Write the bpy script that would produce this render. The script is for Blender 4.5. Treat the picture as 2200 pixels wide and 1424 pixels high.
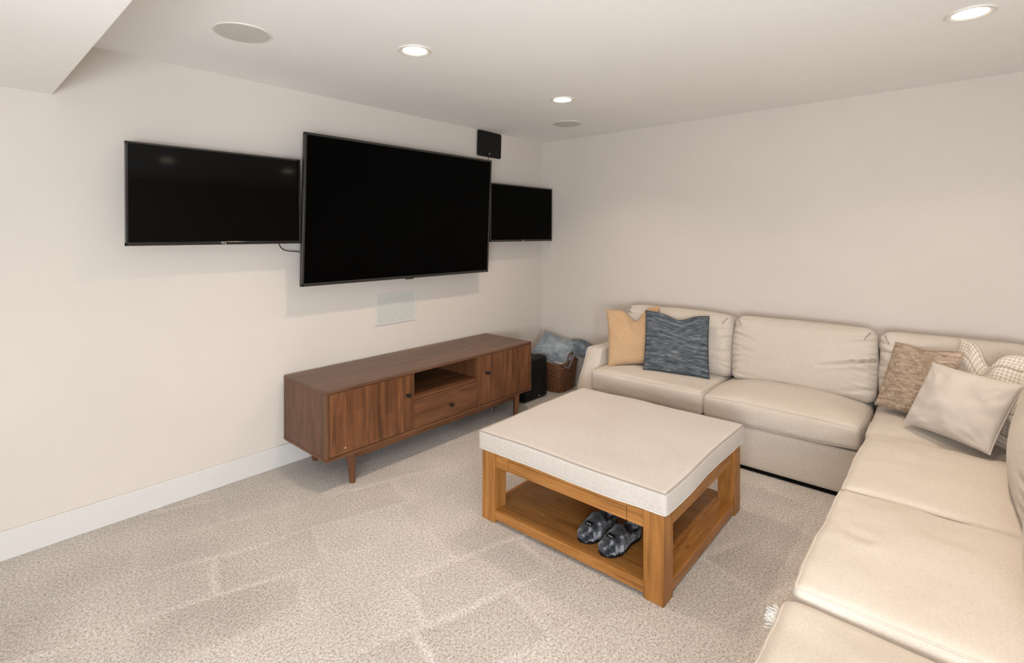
import bpy, bmesh, math, random
from mathutils import Vector, Matrix, noise
random.seed(7)
for o in list(bpy.data.objects): bpy.data.objects.remove(o)
S = bpy.context.scene
COL = S.collection
PI = math.pi

# ------------------------------------------------------------------ camera
cd = bpy.data.cameras.new('camera'); cam = bpy.data.objects.new('camera', cd); COL.objects.link(cam)
cam.location = (-4.207, -3.305, 1.498)
cam.rotation_euler = (PI/2, 0, math.radians(41.494-90))
cd.sensor_width = 36; cd.lens = 18.0; cd.shift_y = -210.6/2200; cd.clip_start = 0.05
S.camera = cam
# ------------------------------------------------------------------ world, added fill lights, exposure
W = bpy.data.worlds.new('world'); S.world = W; W.use_nodes = True
W.node_tree.nodes['Background'].inputs[0].default_value = (0.80, 0.88, 1.0, 1)
W.node_tree.nodes['Background'].inputs[1].default_value = 1.0
S.view_settings.view_transform = 'Standard'; S.view_settings.look = 'None'
S.view_settings.gamma = 1; S.view_settings.use_curve_mapping = False
S.view_settings.exposure = 0.0
H = 2.44
FILL_WIN = (-5.20, -4.40, 0.70, 1.45)      # unseen opening added for fill light, in the wall behind the camera: x0, x1, z0, z1
REAR, SIDE = -4.75, -5.40
FILL_WIN2 = (-4.40, -3.00, 0.70, 1.45)     # second added fill opening, unseen, in the side wall left of the camera: y0, y1, z0, z1
def fill_light(name, loc, rot, sx, sz, watt, col):
    ld = bpy.data.lights.new(name, 'AREA'); ld.shape = 'RECTANGLE'; ld.size = sx; ld.size_y = sz; ld.energy = watt; ld.color = col
    lo = bpy.data.objects.new(name, ld); COL.objects.link(lo); lo.location = loc; lo.rotation_euler = rot
fill_light('rear_added_fill', ((FILL_WIN[0]+FILL_WIN[1])/2, REAR-0.03, (FILL_WIN[2]+FILL_WIN[3])/2), (PI/2, 0, 0), FILL_WIN[1]-FILL_WIN[0], FILL_WIN[3]-FILL_WIN[2], 92, (0.78, 0.90, 1.0))  # added lamp, cool fill from behind the camera
fill_light('side_added_fill', (SIDE-0.03, (FILL_WIN2[0]+FILL_WIN2[1])/2, (FILL_WIN2[2]+FILL_WIN2[3])/2), (PI/2, 0, -PI/2), FILL_WIN2[1]-FILL_WIN2[0], FILL_WIN2[3]-FILL_WIN2[2], 106, (0.90, 0.95, 1.0))  # added lamp, cool fill from left of the camera
LAMP_W, LAMP_COL = 7.0, (1.0, 0.82, 0.65)

# ------------------------------------------------------------------ node helpers
class NT:
    def __init__(s, name, rough=0.6, spec=0.5):
        s.m = bpy.data.materials.new(name); s.m.use_nodes = True; s.t = s.m.node_tree
        s.b = s.t.nodes['Principled BSDF']; s.b.inputs['Roughness'].default_value = rough
        s.b.inputs['Specular IOR Level'].default_value = spec
    def n(s, typ, **k):
        q = s.t.nodes.new(typ)
        for a, v in k.items(): setattr(q, a, v)
        return q
    def l(s, a, b): s.t.links.new(a, b)
    def coord(s, kind='Object', scale=(1, 1, 1), rot=(0, 0, 0), loc=(0, 0, 0)):
        c = s.n('ShaderNodeTexCoord'); m = s.n('ShaderNodeMapping')
        m.inputs['Scale'].default_value = scale; m.inputs['Rotation'].default_value = rot; m.inputs['Location'].default_value = loc
        s.l(c.outputs[kind], m.inputs['Vector']); return m.outputs[0]
    def noise(s, vec, scale, detail=2, rough=0.5, dist=0):
        q = s.n('ShaderNodeTexNoise'); q.inputs['Scale'].default_value = scale; q.inputs['Detail'].default_value = detail
        q.inputs['Roughness'].default_value = rough; q.inputs['Distortion'].default_value = dist
        s.l(vec, q.inputs['Vector']); return q.outputs['Fac']
    def ramp(s, fac, stops, interp='LINEAR'):
        q = s.n('ShaderNodeValToRGB'); q.color_ramp.interpolation = interp; e = q.color_ramp.elements
        while len(e) < len(stops): e.new(0.5)
        for i, (p, c) in enumerate(stops):
            e[i].position = p; e[i].color = (c, c, c, 1) if isinstance(c, (int, float)) else (*c, 1)
        s.l(fac, q.inputs[0]); return q.outputs[0]
    def mix(s, a, b, fac, mode='MIX'):
        q = s.n('ShaderNodeMix', data_type='RGBA', blend_type=mode)
        for v, i in ((fac, 0), (a, 6), (b, 7)):
            if isinstance(v, (int, float)): q.inputs[i].default_value = v if i == 0 else (v, v, v, 1)
            elif isinstance(v, tuple): q.inputs[i].default_value = (*v, 1)
            else: s.l(v, q.inputs[i])
        return q.outputs[2]
    def math(s, op, a, b=0.0, c=None):
        q = s.n('ShaderNodeMath', operation=op)
        for i, v in enumerate((a, b) if c is None else (a, b, c)):
            if isinstance(v, (int, float)): q.inputs[i].default_value = v
            else: s.l(v, q.inputs[i])
        return q.outputs[0]
    def bump(s, h, strength=0.3, dist=0.002):
        q = s.n('ShaderNodeBump'); q.inputs['Strength'].default_value = strength; q.inputs['Distance'].default_value = dist
        s.l(h, q.inputs['Height']); s.l(q.outputs[0], s.b.inputs['Normal'])
    def col(s, c):
        if isinstance(c, tuple): s.b.inputs['Base Color'].default_value = (*c, 1)
        else: s.l(c, s.b.inputs['Base Color'])
        return s.m

def plain(name, c, rough=0.5, spec=0.5, metal=0.0, grain=0.0, fine=60):
    t = NT(name, rough, spec); t.b.inputs['Metallic'].default_value = metal
    v = t.coord(); f = t.noise(v, fine, 3)
    k = 0.012+grain
    t.col(t.ramp(f, [(0.3, tuple(x*(1-k) for x in c)), (0.7, tuple(x*(1+k) for x in c))]))
    return t.m

def paint(name, c, bump=0.12, scale=140):
    t = NT(name, 0.75, 0.25); v = t.coord()
    f = t.noise(v, 1.3, 3); t.col(t.ramp(f, [(0.3, tuple(x*0.975 for x in c)), (0.7, tuple(x*1.02 for x in c))]))
    g = t.noise(v, scale, 3, 0.55); t.bump(g, bump, 0.003); return t.m

def carpet():
    t = NT('carpet_pile', 0.95, 0.1); v = t.coord()
    f1 = t.noise(v, 260, 2, 0.6); f2 = t.noise(v, 95, 2, 0.6); f3 = t.noise(v, 3.0, 3, 0.5); f4 = t.noise(v, 1.1, 2)
    sp = t.math('ADD', t.math('MULTIPLY', f1, 0.6), t.math('MULTIPLY', f2, 0.4))
    base = t.ramp(sp, [(0.35, (0.25, 0.205, 0.17)), (0.48, (0.60, 0.545, 0.497)), (0.60, (0.84, 0.80, 0.757))])
    # vacuum tracks: broad rectangular swaths whose pile leans another way, with pale turning lines
    wob = t.noise(v, 2.2, 2)
    vv = t.n('ShaderNodeVectorMath', operation='ADD'); sc = t.n('ShaderNodeVectorMath', operation='SCALE')
    cmb = t.n('ShaderNodeCombineXYZ'); t.l(wob, cmb.inputs[0]); t.l(f3, cmb.inputs[1])
    t.l(cmb.outputs[0], sc.inputs[0]); sc.inputs['Scale'].default_value = 0.10
    mp = t.coord('Object', rot=(0, 0, math.radians(17)), loc=(0.15, 0.1, 0)); t.l(mp, vv.inputs[0]); t.l(sc.outputs[0], vv.inputs[1])
    br = t.n('ShaderNodeTexBrick', offset=0.43, offset_frequency=2, squash=0.7, squash_frequency=3); t.l(vv.outputs[0], br.inputs['Vector'])
    br.inputs['Color1'].default_value = (0.84, 0.825, 0.81, 1); br.inputs['Color2'].default_value = (1.03, 1.035, 1.04, 1)
    br.inputs['Mortar'].default_value = (1.10, 1.105, 1.115, 1); br.inputs['Scale'].default_value = 1
    br.inputs['Mortar Size'].default_value = 0.030; br.inputs['Mortar Smooth'].default_value = 1.0
    br.inputs['Brick Width'].default_value = 0.62; br.inputs['Row Height'].default_value = 0.30
    msk = t.ramp(t.noise(v, 1.4, 2), [(0.40, 0.0), (0.62, 0.85)])
    vac = t.mix((1.0, 1.0, 1.0), br.outputs['Color'], msk)
    c = t.mix(base, vac, 1.0, 'MULTIPLY')
    big = t.ramp(f3, [(0.3, 0.92), (0.7, 1.06)])
    c = t.mix(c, big, 1.0, 'MULTIPLY')
    t.bump(sp, 0.9, 0.012); t.col(c)
    return t.m

def fabric(name, c, var=0.05, scale=1.0, bump=0.25, slub=1.0, rough=0.9):
    t = NT(name, rough, 0.15)
    t.b.inputs['Sheen Weight'].default_value = 0.15
    a = t.noise(t.coord(scale=(110*scale, 900*scale, 150*scale)), 1, 2, 0.6)
    b = t.noise(t.coord(scale=(900*scale, 110*scale, 150*scale)), 1, 2, 0.6)
    d = t.noise(t.coord(scale=(210*scale, 210*scale, 900*scale)), 1, 2, 0.6)
    w = t.math('DIVIDE', t.math('ADD', t.math('ADD', a, b), d), 3.0)
    lo_ = tuple(x*(1-var*2.2*slub) for x in c); hi = tuple(min(1, x*(1+var*1.5*slub)) for x in c)
    cc = t.ramp(w, [(0.36, lo_), (0.5, c), (0.64, hi)])
    big = t.ramp(t.noise(t.coord(), 2.3, 3), [(0.3, (0.965, 0.955, 0.94)), (0.7, (1.03, 1.03, 1.03))])
    t.bump(w, bump, 0.002); t.col(t.mix(cc, big, 1.0, 'MULTIPLY')); return t.m

def slub_stripes(name, stops, su, sv, seed=0.0, bump=0.4):
    t = NT(name, 0.92, 0.12)
    uv = t.coord('UV', scale=(su, sv, 1), loc=(seed, seed*1.7, 0)); a = t.noise(uv, 1, 4, 0.65, 0.1)
    u2 = t.coord('UV', scale=(su*0.35, sv*0.16, 1), loc=(seed*2, 0, 0)); b = t.noise(u2, 1, 2, 0.5)
    f = t.math('ADD', t.math('MULTIPLY', a, 0.7), t.math('MULTIPLY', b, 0.3))
    t.bump(a, bump, 0.003); t.col(t.ramp(f, stops)); return t.m

def gingham(name, nu, nv):
    t = NT(name, 0.9, 0.15); c = t.n('ShaderNodeTexCoord'); x = t.n('ShaderNodeSeparateXYZ'); t.l(c.outputs['UV'], x.inputs[0])
    def stripe(o, n): return t.math('GREATER_THAN', t.math('FRACT', t.math('MULTIPLY', o, n)), 0.5)
    a = stripe(x.outputs[0], nu); b = stripe(x.outputs[1], nv)
    k = t.math('MULTIPLY', t.math('ADD', a, b), 0.5)
    cc = t.ramp(k, [(0.0, (0.78, 0.725, 0.655)), (0.5, (0.66, 0.595, 0.52)), (1.0, (0.50, 0.435, 0.37))])
    ln = t.math('LESS_THAN', t.math('ABSOLUTE', t.math('SUBTRACT', t.math('FRACT', t.math('MULTIPLY', x.outputs[1], 4.3)), 0.5)), 0.022)
    cc = t.mix(cc, (0.27, 0.18, 0.14), ln)
    edge = t.math('GREATER_THAN', t.math('ABSOLUTE', t.math('SUBTRACT', x.outputs[0], 0.5)), 0.44)
    cc = t.mix(cc, (0.74, 0.66, 0.56), edge)
    t.bump(t.noise(t.coord(scale=(400, 400, 400)), 1, 2), 0.15, 0.002); t.col(cc); return t.m

def wood(name, dark, mid, light, grain='X', stave=None, rough=0.45, knots=False, nicks=False, seed=0.0, spec=0.4):
    t = NT(name, rough, spec); c = t.n('ShaderNodeTexCoord'); s = t.n('ShaderNodeSeparateXYZ'); t.l(c.outputs['Object'], s.inputs[0])
    ax = {'X': s.outputs[0], 'Y': s.outputs[1], 'Z': s.outputs[2]}
    oth = [k for k in 'XYZ' if k != grain]
    v = t.n('ShaderNodeCombineXYZ')
    t.l(t.math('ADD', t.math('MULTIPLY', ax[grain], 2.2), seed), v.inputs[0])
    t.l(t.math('MULTIPLY', ax[oth[0]], 26.0), v.inputs[1]); t.l(t.math('MULTIPLY', ax[oth[1]], 26.0), v.inputs[2])
    g = t.noise(v.outputs[0], 1.0, 5, 0.62, 0.6)
    v2 = t.n('ShaderNodeCombineXYZ'); t.l(t.math('ADD', t.math('MULTIPLY', ax[grain], 9.0), seed), v2.inputs[0])
    t.l(t.math('MULTIPLY', ax[oth[0]], 330.0), v2.inputs[1]); t.l(t.math('MULTIPLY', ax[oth[1]], 330.0), v2.inputs[2])
    fine = t.noise(v2.outputs[0], 1.0, 2, 0.6)
    col = t.ramp(g, [(0.28, dark), (0.5, mid), (0.72, light)])
    col = t.mix(col, t.ramp(fine, [(0.35, 0.80), (0.6, 1.06)]), 1.0, 'MULTIPLY')
    if stave:
        br = t.n('ShaderNodeTexBrick', offset=0.37, offset_frequency=2); vv = t.n('ShaderNodeCombineXYZ')
        t.l(t.math('ADD', ax[grain], seed), vv.inputs[0]); t.l(ax[stave[0]], vv.inputs[1]); t.l(vv.outputs[0], br.inputs['Vector'])
        br.inputs['Color1'].default_value = (0.82, 0.80, 0.78, 1); br.inputs['Color2'].default_value = (1.20, 1.18, 1.14, 1)
        br.inputs['Mortar'].default_value = (0.8, 0.8, 0.8, 1); br.inputs['Mortar Size'].default_value = 0.0006
        br.inputs['Scale'].default_value = 1; br.inputs['Brick Width'].default_value = stave[1]; br.inputs['Row Height'].default_value = stave[2]
        col = t.mix(col, br.outputs['Color'], 0.75, 'MULTIPLY')
    if knots:
        kv = t.n('ShaderNodeCombineXYZ'); t.l(t.math('ADD', t.math('MULTIPLY', ax[grain], 2.3), seed*3.1), kv.inputs[0])
        t.l(t.math('MULTIPLY', t.math('ADD', ax[oth[0]], ax[oth[1]]), 5.0), kv.inputs[1])
        vo = t.n('ShaderNodeTexVoronoi'); vo.inputs['Scale'].default_value = 1.0; t.l(kv.outputs[0], vo.inputs['Vector'])
        kn = t.ramp(vo.outputs['Distance'], [(0.055, 1.0), (0.095, 0.0)])
        col = t.mix(col, (0.14, 0.045, 0.012), t.math('MULTIPLY', kn, 0.75))
    if nicks:
        nk = t.ramp(t.noise(t.coord(scale=(38, 38, 24), loc=(seed, seed, 0)), 1.0, 1, 0.4), [(0.80, 0.0), (0.815, 1.0)])
        col = t.mix(col, (0.55, 0.42, 0.30), nk)
    t.bump(fine, 0.12, 0.001); t.col(col)
    return t.m

def fur(name, stops, scale=9.0):
    t = NT(name, 0.95, 0.1); t.b.inputs['Sheen Weight'].default_value = 0.4
    v = t.coord(); a = t.noise(v, scale, 3, 0.6, 0.4); h = t.noise(t.coord(scale=(1, 1, 0.35)), 330, 2, 0.6)
    f = t.math('ADD', t.math('MULTIPLY', a, 0.75), t.math('MULTIPLY', h, 0.25))
    t.bump(h, 0.8, 0.006); t.col(t.ramp(f, stops)); return t.m

M = {}
M['wall'] = paint('wall_paint', (0.665, 0.605, 0.55), 0.10, 160)
M['ceil'] = paint('ceiling_paint', (0.88, 0.86, 0.835), 0.30, 75)
M['trimw'] = plain('white_trim_paint', (0.68, 0.655, 0.63), 0.4, 0.4)
M['carpet'] = carpet()
M['linen'] = fabric('cream_linen', (0.585, 0.52, 0.452), 0.06, 0.7, 0.4)
M['linen_pipe'] = fabric('cream_linen_piping', (0.62, 0.58, 0.53), 0.03, 1.0, 0.15)
M['oat'] = fabric('oatmeal_linen', (0.53, 0.482, 0.443), 0.06, 0.7, 0.3, 1.2)
M['oat_pipe'] = fabric('oatmeal_piping', (0.33, 0.285, 0.25), 0.05, 1.0, 0.2)
M['cream'] = fabric('cream_cotton', (0.58, 0.525, 0.47), 0.03, 1.3, 0.15)
M['tan'] = fabric('tan_felt', (0.52, 0.345, 0.20), 0.13, 0.8, 0.5, 1.0)
M['blue'] = slub_stripes('blue_slub_weave', [(0.34, (0.016, 0.02, 0.027)), (0.45, (0.055, 0.07, 0.086)), (0.56, (0.14, 0.155, 0.175)), (0.68, (0.48, 0.45, 0.41))], 9, 130, 2.0)
M['brown'] = slub_stripes('brown_slub_weave', [(0.34, (0.16, 0.095, 0.06)), (0.45, (0.33, 0.235, 0.165)), (0.55, (0.47, 0.37, 0.285)), (0.66, (0.74, 0.65, 0.55))], 16, 150, 5.0)
M['check'] = gingham('checked_cotton', 24, 26)
M['black'] = plain('black_plastic', (0.012, 0.012, 0.012), 0.35)
M['blackmatte'] = plain('matte_black', (0.007, 0.007, 0.0075), 0.55, 0.2)
M['bezel'] = plain('dark_bezel', (0.020, 0.018, 0.016), 0.28, 0.5)
M['bezelg'] = plain('gloss_bezel', (0.010, 0.009, 0.008), 0.12, 0.6)
M['screen'] = plain('switched_off_screen', (0.0008, 0.0008, 0.0008), 0.25, 0.03)
M['screeng'] = plain('switched_off_gloss_screen', (0.0006, 0.0006, 0.0006), 0.075, 0.13)
M['logo'] = plain('silver_lettering', (0.75, 0.75, 0.75), 0.3, 0.5, 0.3)
M['grille'] = plain('off_white_grille', (0.60, 0.58, 0.535), 0.6, 0.2, 0, 0.05)
M['wallgrille'] = plain('pale_grey_grille', (0.56, 0.56, 0.52), 0.6, 0.2, 0, 0.03)
M['lamptrim'] = plain('lamp_trim', (0.78, 0.74, 0.68), 0.4)
M['steel'] = plain('grey_steel', (0.30, 0.31, 0.33), 0.35, 0.5, 0.6)
dk, md, lt = (0.070, 0.026, 0.011), (0.145, 0.058, 0.024), (0.215, 0.092, 0.036)
M['walnut_x'] = wood('walnut_top_sheen', (0.085, 0.040, 0.022), (0.130, 0.062, 0.034), (0.165, 0.082, 0.045), 'X', ('Y', 0.7, 0.09), 0.38, False, True, 1.3)  # greyer tone puts the reflection on the console top into its colour
M['walnut_z'] = wood('walnut_front', dk, md, lt, 'Z', ('X', 0.22, 0.068), 0.42, False, True, 4.4)
M['walnut_s'] = wood('walnut_side', dk, (0.13, 0.055, 0.026), (0.185, 0.085, 0.04), 'Z', ('Y', 0.3, 0.075), 0.42, False, True, 2.2)
M['walnut_rail'] = wood('walnut_rail', dk, md, lt, 'X', None, 0.42, False, True, 7.0)
M['walnut_leg'] = wood('walnut_leg', dk, md, lt, 'Z', None, 0.42, False, False, 9.0)
pd, pm, pl = (0.20, 0.078, 0.016), (0.34, 0.142, 0.032), (0.44, 0.20, 0.055)
M['pine_x'] = wood('pine_x', pd, pm, pl, 'X', None, 0.4, True, True, 0.7)
M['pine_y'] = wood('pine_y', pd, pm, pl, 'Y', None, 0.4, True, True, 3.9)
M['pine_z'] = wood('pine_z', pd, pm, pl, 'Z', None, 0.4, False, True, 6.1)
M['wicker'] = plain('brown_wicker', (0.17, 0.075, 0.035), 0.55, 0.4, 0, 0.35)
M['plush'] = fur('blue_grey_plush', [(0.32, (0.10, 0.135, 0.165)), (0.48, (0.27, 0.31, 0.34)), (0.66, (0.46, 0.49, 0.50))], 7)
M['plushd'] = fur('slate_plush', [(0.32, (0.05, 0.075, 0.10)), (0.5, (0.17, 0.21, 0.245)), (0.7, (0.34, 0.38, 0.40))], 12)
M['slipper'] = fur('charcoal_fur', [(0.38, (0.004, 0.0045, 0.006)), (0.48, (0.016, 0.018, 0.023)), (0.55, (0.13, 0.14, 0.165)), (0.63, (0.55, 0.57, 0.60))], 19)
M['stitch'] = fabric('corner_stitching', (0.20, 0.165, 0.135), 0.03, 1, 0.1)
M['white_cloth'] = fabric('white_cotton', (0.74, 0.73, 0.71), 0.03, 1, 0.2)
M['grey_cloth'] = fabric('charcoal_stripe', (0.06, 0.06, 0.065), 0.03, 1, 0.2)
M['red'] = plain('red_cloth', (0.45, 0.015, 0.03), 0.8)
M['yellow'] = plain('yellow_plastic', (0.80, 0.42, 0.03), 0.4)
M['redp'] = plain('red_plastic', (0.40, 0.02, 0.015), 0.4)
M['fringe'] = fabric('white_fringe', (0.60, 0.58, 0.54), 0.03, 1, 0.2)
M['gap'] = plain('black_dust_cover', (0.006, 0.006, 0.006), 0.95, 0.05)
M['glass'] = plain('added_glass', (1, 1, 1), 0.0)
g_ = M['glass'].node_tree.nodes['Principled BSDF']; g_.inputs['Transmission Weight'].default_value = 1.0; g_.inputs['IOR'].default_value = 1.01
def emis(name, c, s):
    t = NT(name, 0.5); t.b.inputs['Emission Color'].default_value = (*c, 1); t.b.inputs['Emission Strength'].default_value = s
    return t.col((0.9, 0.88, 0.85))
M['lens'] = emis('lit_lens', (1.0, 0.80, 0.58), 18.0)
M['led'] = emis('amber_led', (1.0, 0.45, 0.3), 1.2)

# ------------------------------------------------------------------ mesh helpers
def to_mesh(name, bm, smooth=True, angle=40):
    me = bpy.data.meshes.new(name); bm.normal_update(); bm.to_mesh(me); bm.free()
    if smooth:
        me.polygons.foreach_set('use_smooth', [True]*len(me.polygons))
        me.set_sharp_from_angle(angle=math.radians(angle))
    return me
def obj(name, bm, mat, parent=None, origin=(0, 0, 0), smooth=True, angle=40, label=None):
    """origin: world location subtracted from the vertices (the parent's own place)"""
    if origin != (0, 0, 0): bmesh.ops.translate(bm, verts=bm.verts, vec=-Vector(origin))
    me = to_mesh(name, bm, smooth, angle); me.materials.append(M[mat] if isinstance(mat, str) else mat)
    o = bpy.data.objects.new(name, me); COL.objects.link(o)
    if parent: o.parent = parent
    if label: o['label'] = label
    return o
def tag(o, label, cat, group=None, loc=None):
    o['label'] = label; o['category'] = cat
    if group: o['group'] = group
    if loc: o.location = loc
    return o
def thing(name, label, cat, loc=(0, 0, 0), rotz=0.0, group=None):
    o = bpy.data.objects.new(name, None); COL.objects.link(o); o.empty_display_size = 0.1
    o.location = loc; o.rotation_euler = (0, 0, rotz); return tag(o, label, cat, group)
def struct(name, bm, mat, parent=None):
    o = obj(name, bm, mat, parent, smooth=False)
    if not parent: o['kind'] = 'structure'
    return o
def copy_tree(o, parent=None):
    c = o.copy(); COL.objects.link(c)
    if parent: c.parent = parent
    for ch in o.children: copy_tree(ch, c)
    return c
def add_box(bm, x0, x1, y0, y1, z0, z1, bev=0.0, seg=2):
    r = bmesh.ops.create_cube(bm, size=1.0); vs = r['verts']
    for v in vs: v.co = Vector(((x0+x1)/2+v.co.x*(x1-x0), (y0+y1)/2+v.co.y*(y1-y0), (z0+z1)/2+v.co.z*(z1-z0)))
    if bev > 0:
        es = {e for v in vs for e in v.link_edges}
        bmesh.ops.bevel(bm, geom=list(es), offset=bev, segments=seg, profile=0.5, affect='EDGES')
def box(*a, **k):
    bm = bmesh.new(); add_box(bm, *a, **k); return bm
def add_tube(bm, pts, r, seg=8, closed=False):
    pts = [Vector(p) for p in pts]; n = len(pts); rings = []
    up = Vector((0, 0, 1)); prev = None
    for i, p in enumerate(pts):
        a = pts[(i-1) % n] if (closed or i > 0) else p; b = pts[(i+1) % n] if (closed or i < n-1) else p
        t = (b-a); t = t.normalized() if t.length > 1e-9 else Vector((1, 0, 0))
        if prev is None:
            q = up if abs(t.dot(up)) < 0.9 else Vector((1, 0, 0)); nrm = (q-t*q.dot(t)).normalized()
        else:
            nrm = prev-t*prev.dot(t); nrm = nrm.normalized() if nrm.length > 1e-6 else t.orthogonal().normalized()
        prev = nrm; bi = t.cross(nrm); rr = r(i/max(1, n-1)) if callable(r) else r
        rings.append([bm.verts.new(p+(nrm*math.cos(2*PI*k/seg)+bi*math.sin(2*PI*k/seg))*rr) for k in range(seg)])
    m = n if closed else n-1
    for i in range(m):
        A, B = rings[i], rings[(i+1) % n]
        for k in range(seg): bm.faces.new((A[k], A[(k+1) % seg], B[(k+1) % seg], B[k]))
    if not closed:
        bm.faces.new(list(reversed(rings[0]))); bm.faces.new(rings[-1])
def tube(pts, r, seg=8, closed=False):
    bm = bmesh.new(); add_tube(bm, pts, r, seg, closed); return bm
def add_lathe(bm, prof, seg=32, axis='Z', org=(0, 0, 0), cap=True):
    org = Vector(org); rings = []
    for r, z in prof:
        ring = []
        for k in range(seg):
            a = 2*PI*k/seg; c, s = r*math.cos(a), r*math.sin(a)
            p = {'Z': (c, s, z), 'Y': (c, z, s), 'X': (z, c, s)}[axis]; ring.append(bm.verts.new(org+Vector(p)))
        rings.append(ring)
    for A, B in zip(rings, rings[1:]):
        for k in range(seg): bm.faces.new((A[k], A[(k+1) % seg], B[(k+1) % seg], B[k]))
    if cap: bm.faces.new(list(reversed(rings[0]))); bm.faces.new(rings[-1])
    bmesh.ops.recalc_face_normals(bm, faces=bm.faces)
def lathe(*a, **k):
    bm = bmesh.new(); add_lathe(bm, *a, **k); return bm
def smooth01(a, b, x):
    t = min(1, max(0, (x-a)/(b-a))); return t*t*(3-2*t)
def spline(pts, n=8):
    pts = [Vector(p) for p in pts]; out = []
    for i in range(len(pts)-1):
        p0 = pts[max(0, i-1)]; p1 = pts[i]; p2 = pts[i+1]; p3 = pts[min(len(pts)-1, i+2)]
        for k in range(n):
            t = k/n
            out.append(0.5*((2*p1)+(p2-p0)*t+(2*p0-5*p1+4*p2-p3)*t*t+(3*p1-p0-3*p2+p3)*t*t*t))
    out.append(pts[-1]); return out
def text_mesh(body, size, depth=0.0004):
    cu = bpy.data.curves.new('lettering', 'FONT'); cu.body = body; cu.size = size; cu.extrude = depth; cu.align_x = 'CENTER'; cu.align_y = 'CENTER'
    o = bpy.data.objects.new('lettering_tmp', cu); COL.objects.link(o)
    dg = bpy.context.evaluated_depsgraph_get(); me = bpy.data.meshes.new_from_object(o.evaluated_get(dg))
    bpy.data.objects.remove(o); return me
def mesh_obj(name, me, mat, parent):
    me.materials.clear(); me.materials.append(M[mat]); o = bpy.data.objects.new(name, me); COL.objects.link(o); o.parent = parent; return o

# ---- upholstered box: rounded box with crown, bulge and explicit creases
class Cushion:
    def __init__(s, sx, sy, sz, r, top=0.03, bot=0.0, fx=0.0, fy=0.0, fn=None, n=26, seed=0.0, wr=0.002):
        s.h = Vector((sx/2, sy/2, sz/2)); s.r = r; s.top, s.bot, s.fx, s.fy, s.fn, s.n, s.seed, s.wr = top, bot, fx, fy, fn, n, seed, wr
    def map(s, p):
        h, r = s.h, s.r
        inn = Vector([max(-(h[i]-r), min(h[i]-r, p[i])) for i in range(3)]); d = p-inn
        q = inn+(d.normalized()*r if d.length > 1e-9 else d)
        a = [max(0.0, 1-(q[i]/h[i])**2) for i in range(3)]; k = [q[i]/h[i] for i in range(3)]
        q2 = q.copy()
        q2.z += (s.top if q.z > 0 else s.bot)*k[2]*(a[0]*a[1])**0.7
        q2.x += s.fx*k[0]*(a[1]**0.6)*(a[2]**0.8); q2.y += s.fy*k[1]*(a[0]**0.6)*(a[2]**0.8)
        nrm = d.normalized() if d.length > 1e-9 else Vector((0, 0, 1))
        w = noise.noise(q*5+Vector((s.seed, 0, 0)))*s.wr*2+noise.noise(q*14+Vector((0, s.seed, 0)))*s.wr*0.6
        q2 += nrm*w
        if s.fn: q2 = s.fn(q2, nrm, k)
        return q2
    def mesh(s):
        bm = bmesh.new(); n = s.n; h = s.h
        g = [0.55*math.sin((2*i/n-1)*PI/2)+0.45*(2*i/n-1) for i in range(n+1)]
        for ax in range(3):
            b, c = (ax+1) % 3, (ax+2) % 3
            for sg in (-1, 1):
                gr = []
                for i in range(n+1):
                    row = []
                    for j in range(n+1):
                        p = Vector((0, 0, 0)); p[ax] = sg*h[ax]; p[b] = g[i]*h[b]; p[c] = g[j]*h[c]
                        row.append(bm.verts.new(s.map(p)))
                    gr.append(row)
                for i in range(n):
                    for j in range(n):
                        f = (gr[i][j], gr[i+1][j], gr[i+1][j+1], gr[i][j+1])
                        bm.faces.new(f if sg > 0 else tuple(reversed(f)))
        bmesh.ops.remove_doubles(bm, verts=bm.verts, dist=1e-5); return bm
    def rim(s, ax=2, sg=1, n=26):
        """closed seam path along the rim of the face whose normal is axis ax"""
        h = s.h; b, c = (ax+1) % 3, (ax+2) % 3; pts = []
        for (i0, j0, i1, j1) in ((-1, -1, 1, -1), (1, -1, 1, 1), (1, 1, -1, 1), (-1, 1, -1, -1)):
            for k in range(n):
                t = k/n; p = Vector((0, 0, 0)); p[ax] = sg*h[ax]; p[b] = (i0+(i1-i0)*t)*h[b]; p[c] = (j0+(j1-j0)*t)*h[c]
                pts.append(s.map(p))
        return pts
def creases(lst, ia, ib, face, sgn):
    """lst of (a0,b0,a1,b1,depth,width) in normalised face coordinates; grooves pressed into the face"""
    def fn(q, nrm, k):
        if nrm[face]*sgn < 0.3: return q
        d = 0.0
        for (a0, b0, a1, b1, dep, wid) in lst:
            ax, bx = k[ia]-a0, k[ib]-b0; dx, dy = a1-a0, b1-b0; L = dx*dx+dy*dy
            t = max(0, min(1, (ax*dx+bx*dy)/L)); e = math.hypot(ax-dx*t, bx-dy*t)
            d += dep*(math.exp(-(e/wid)**2)-0.55*math.exp(-((e-wid*2.0)/wid/1.3)**2))*(1-0.75*t)
        q = q.copy(); q[face] -= sgn*d; return q
    return fn

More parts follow.
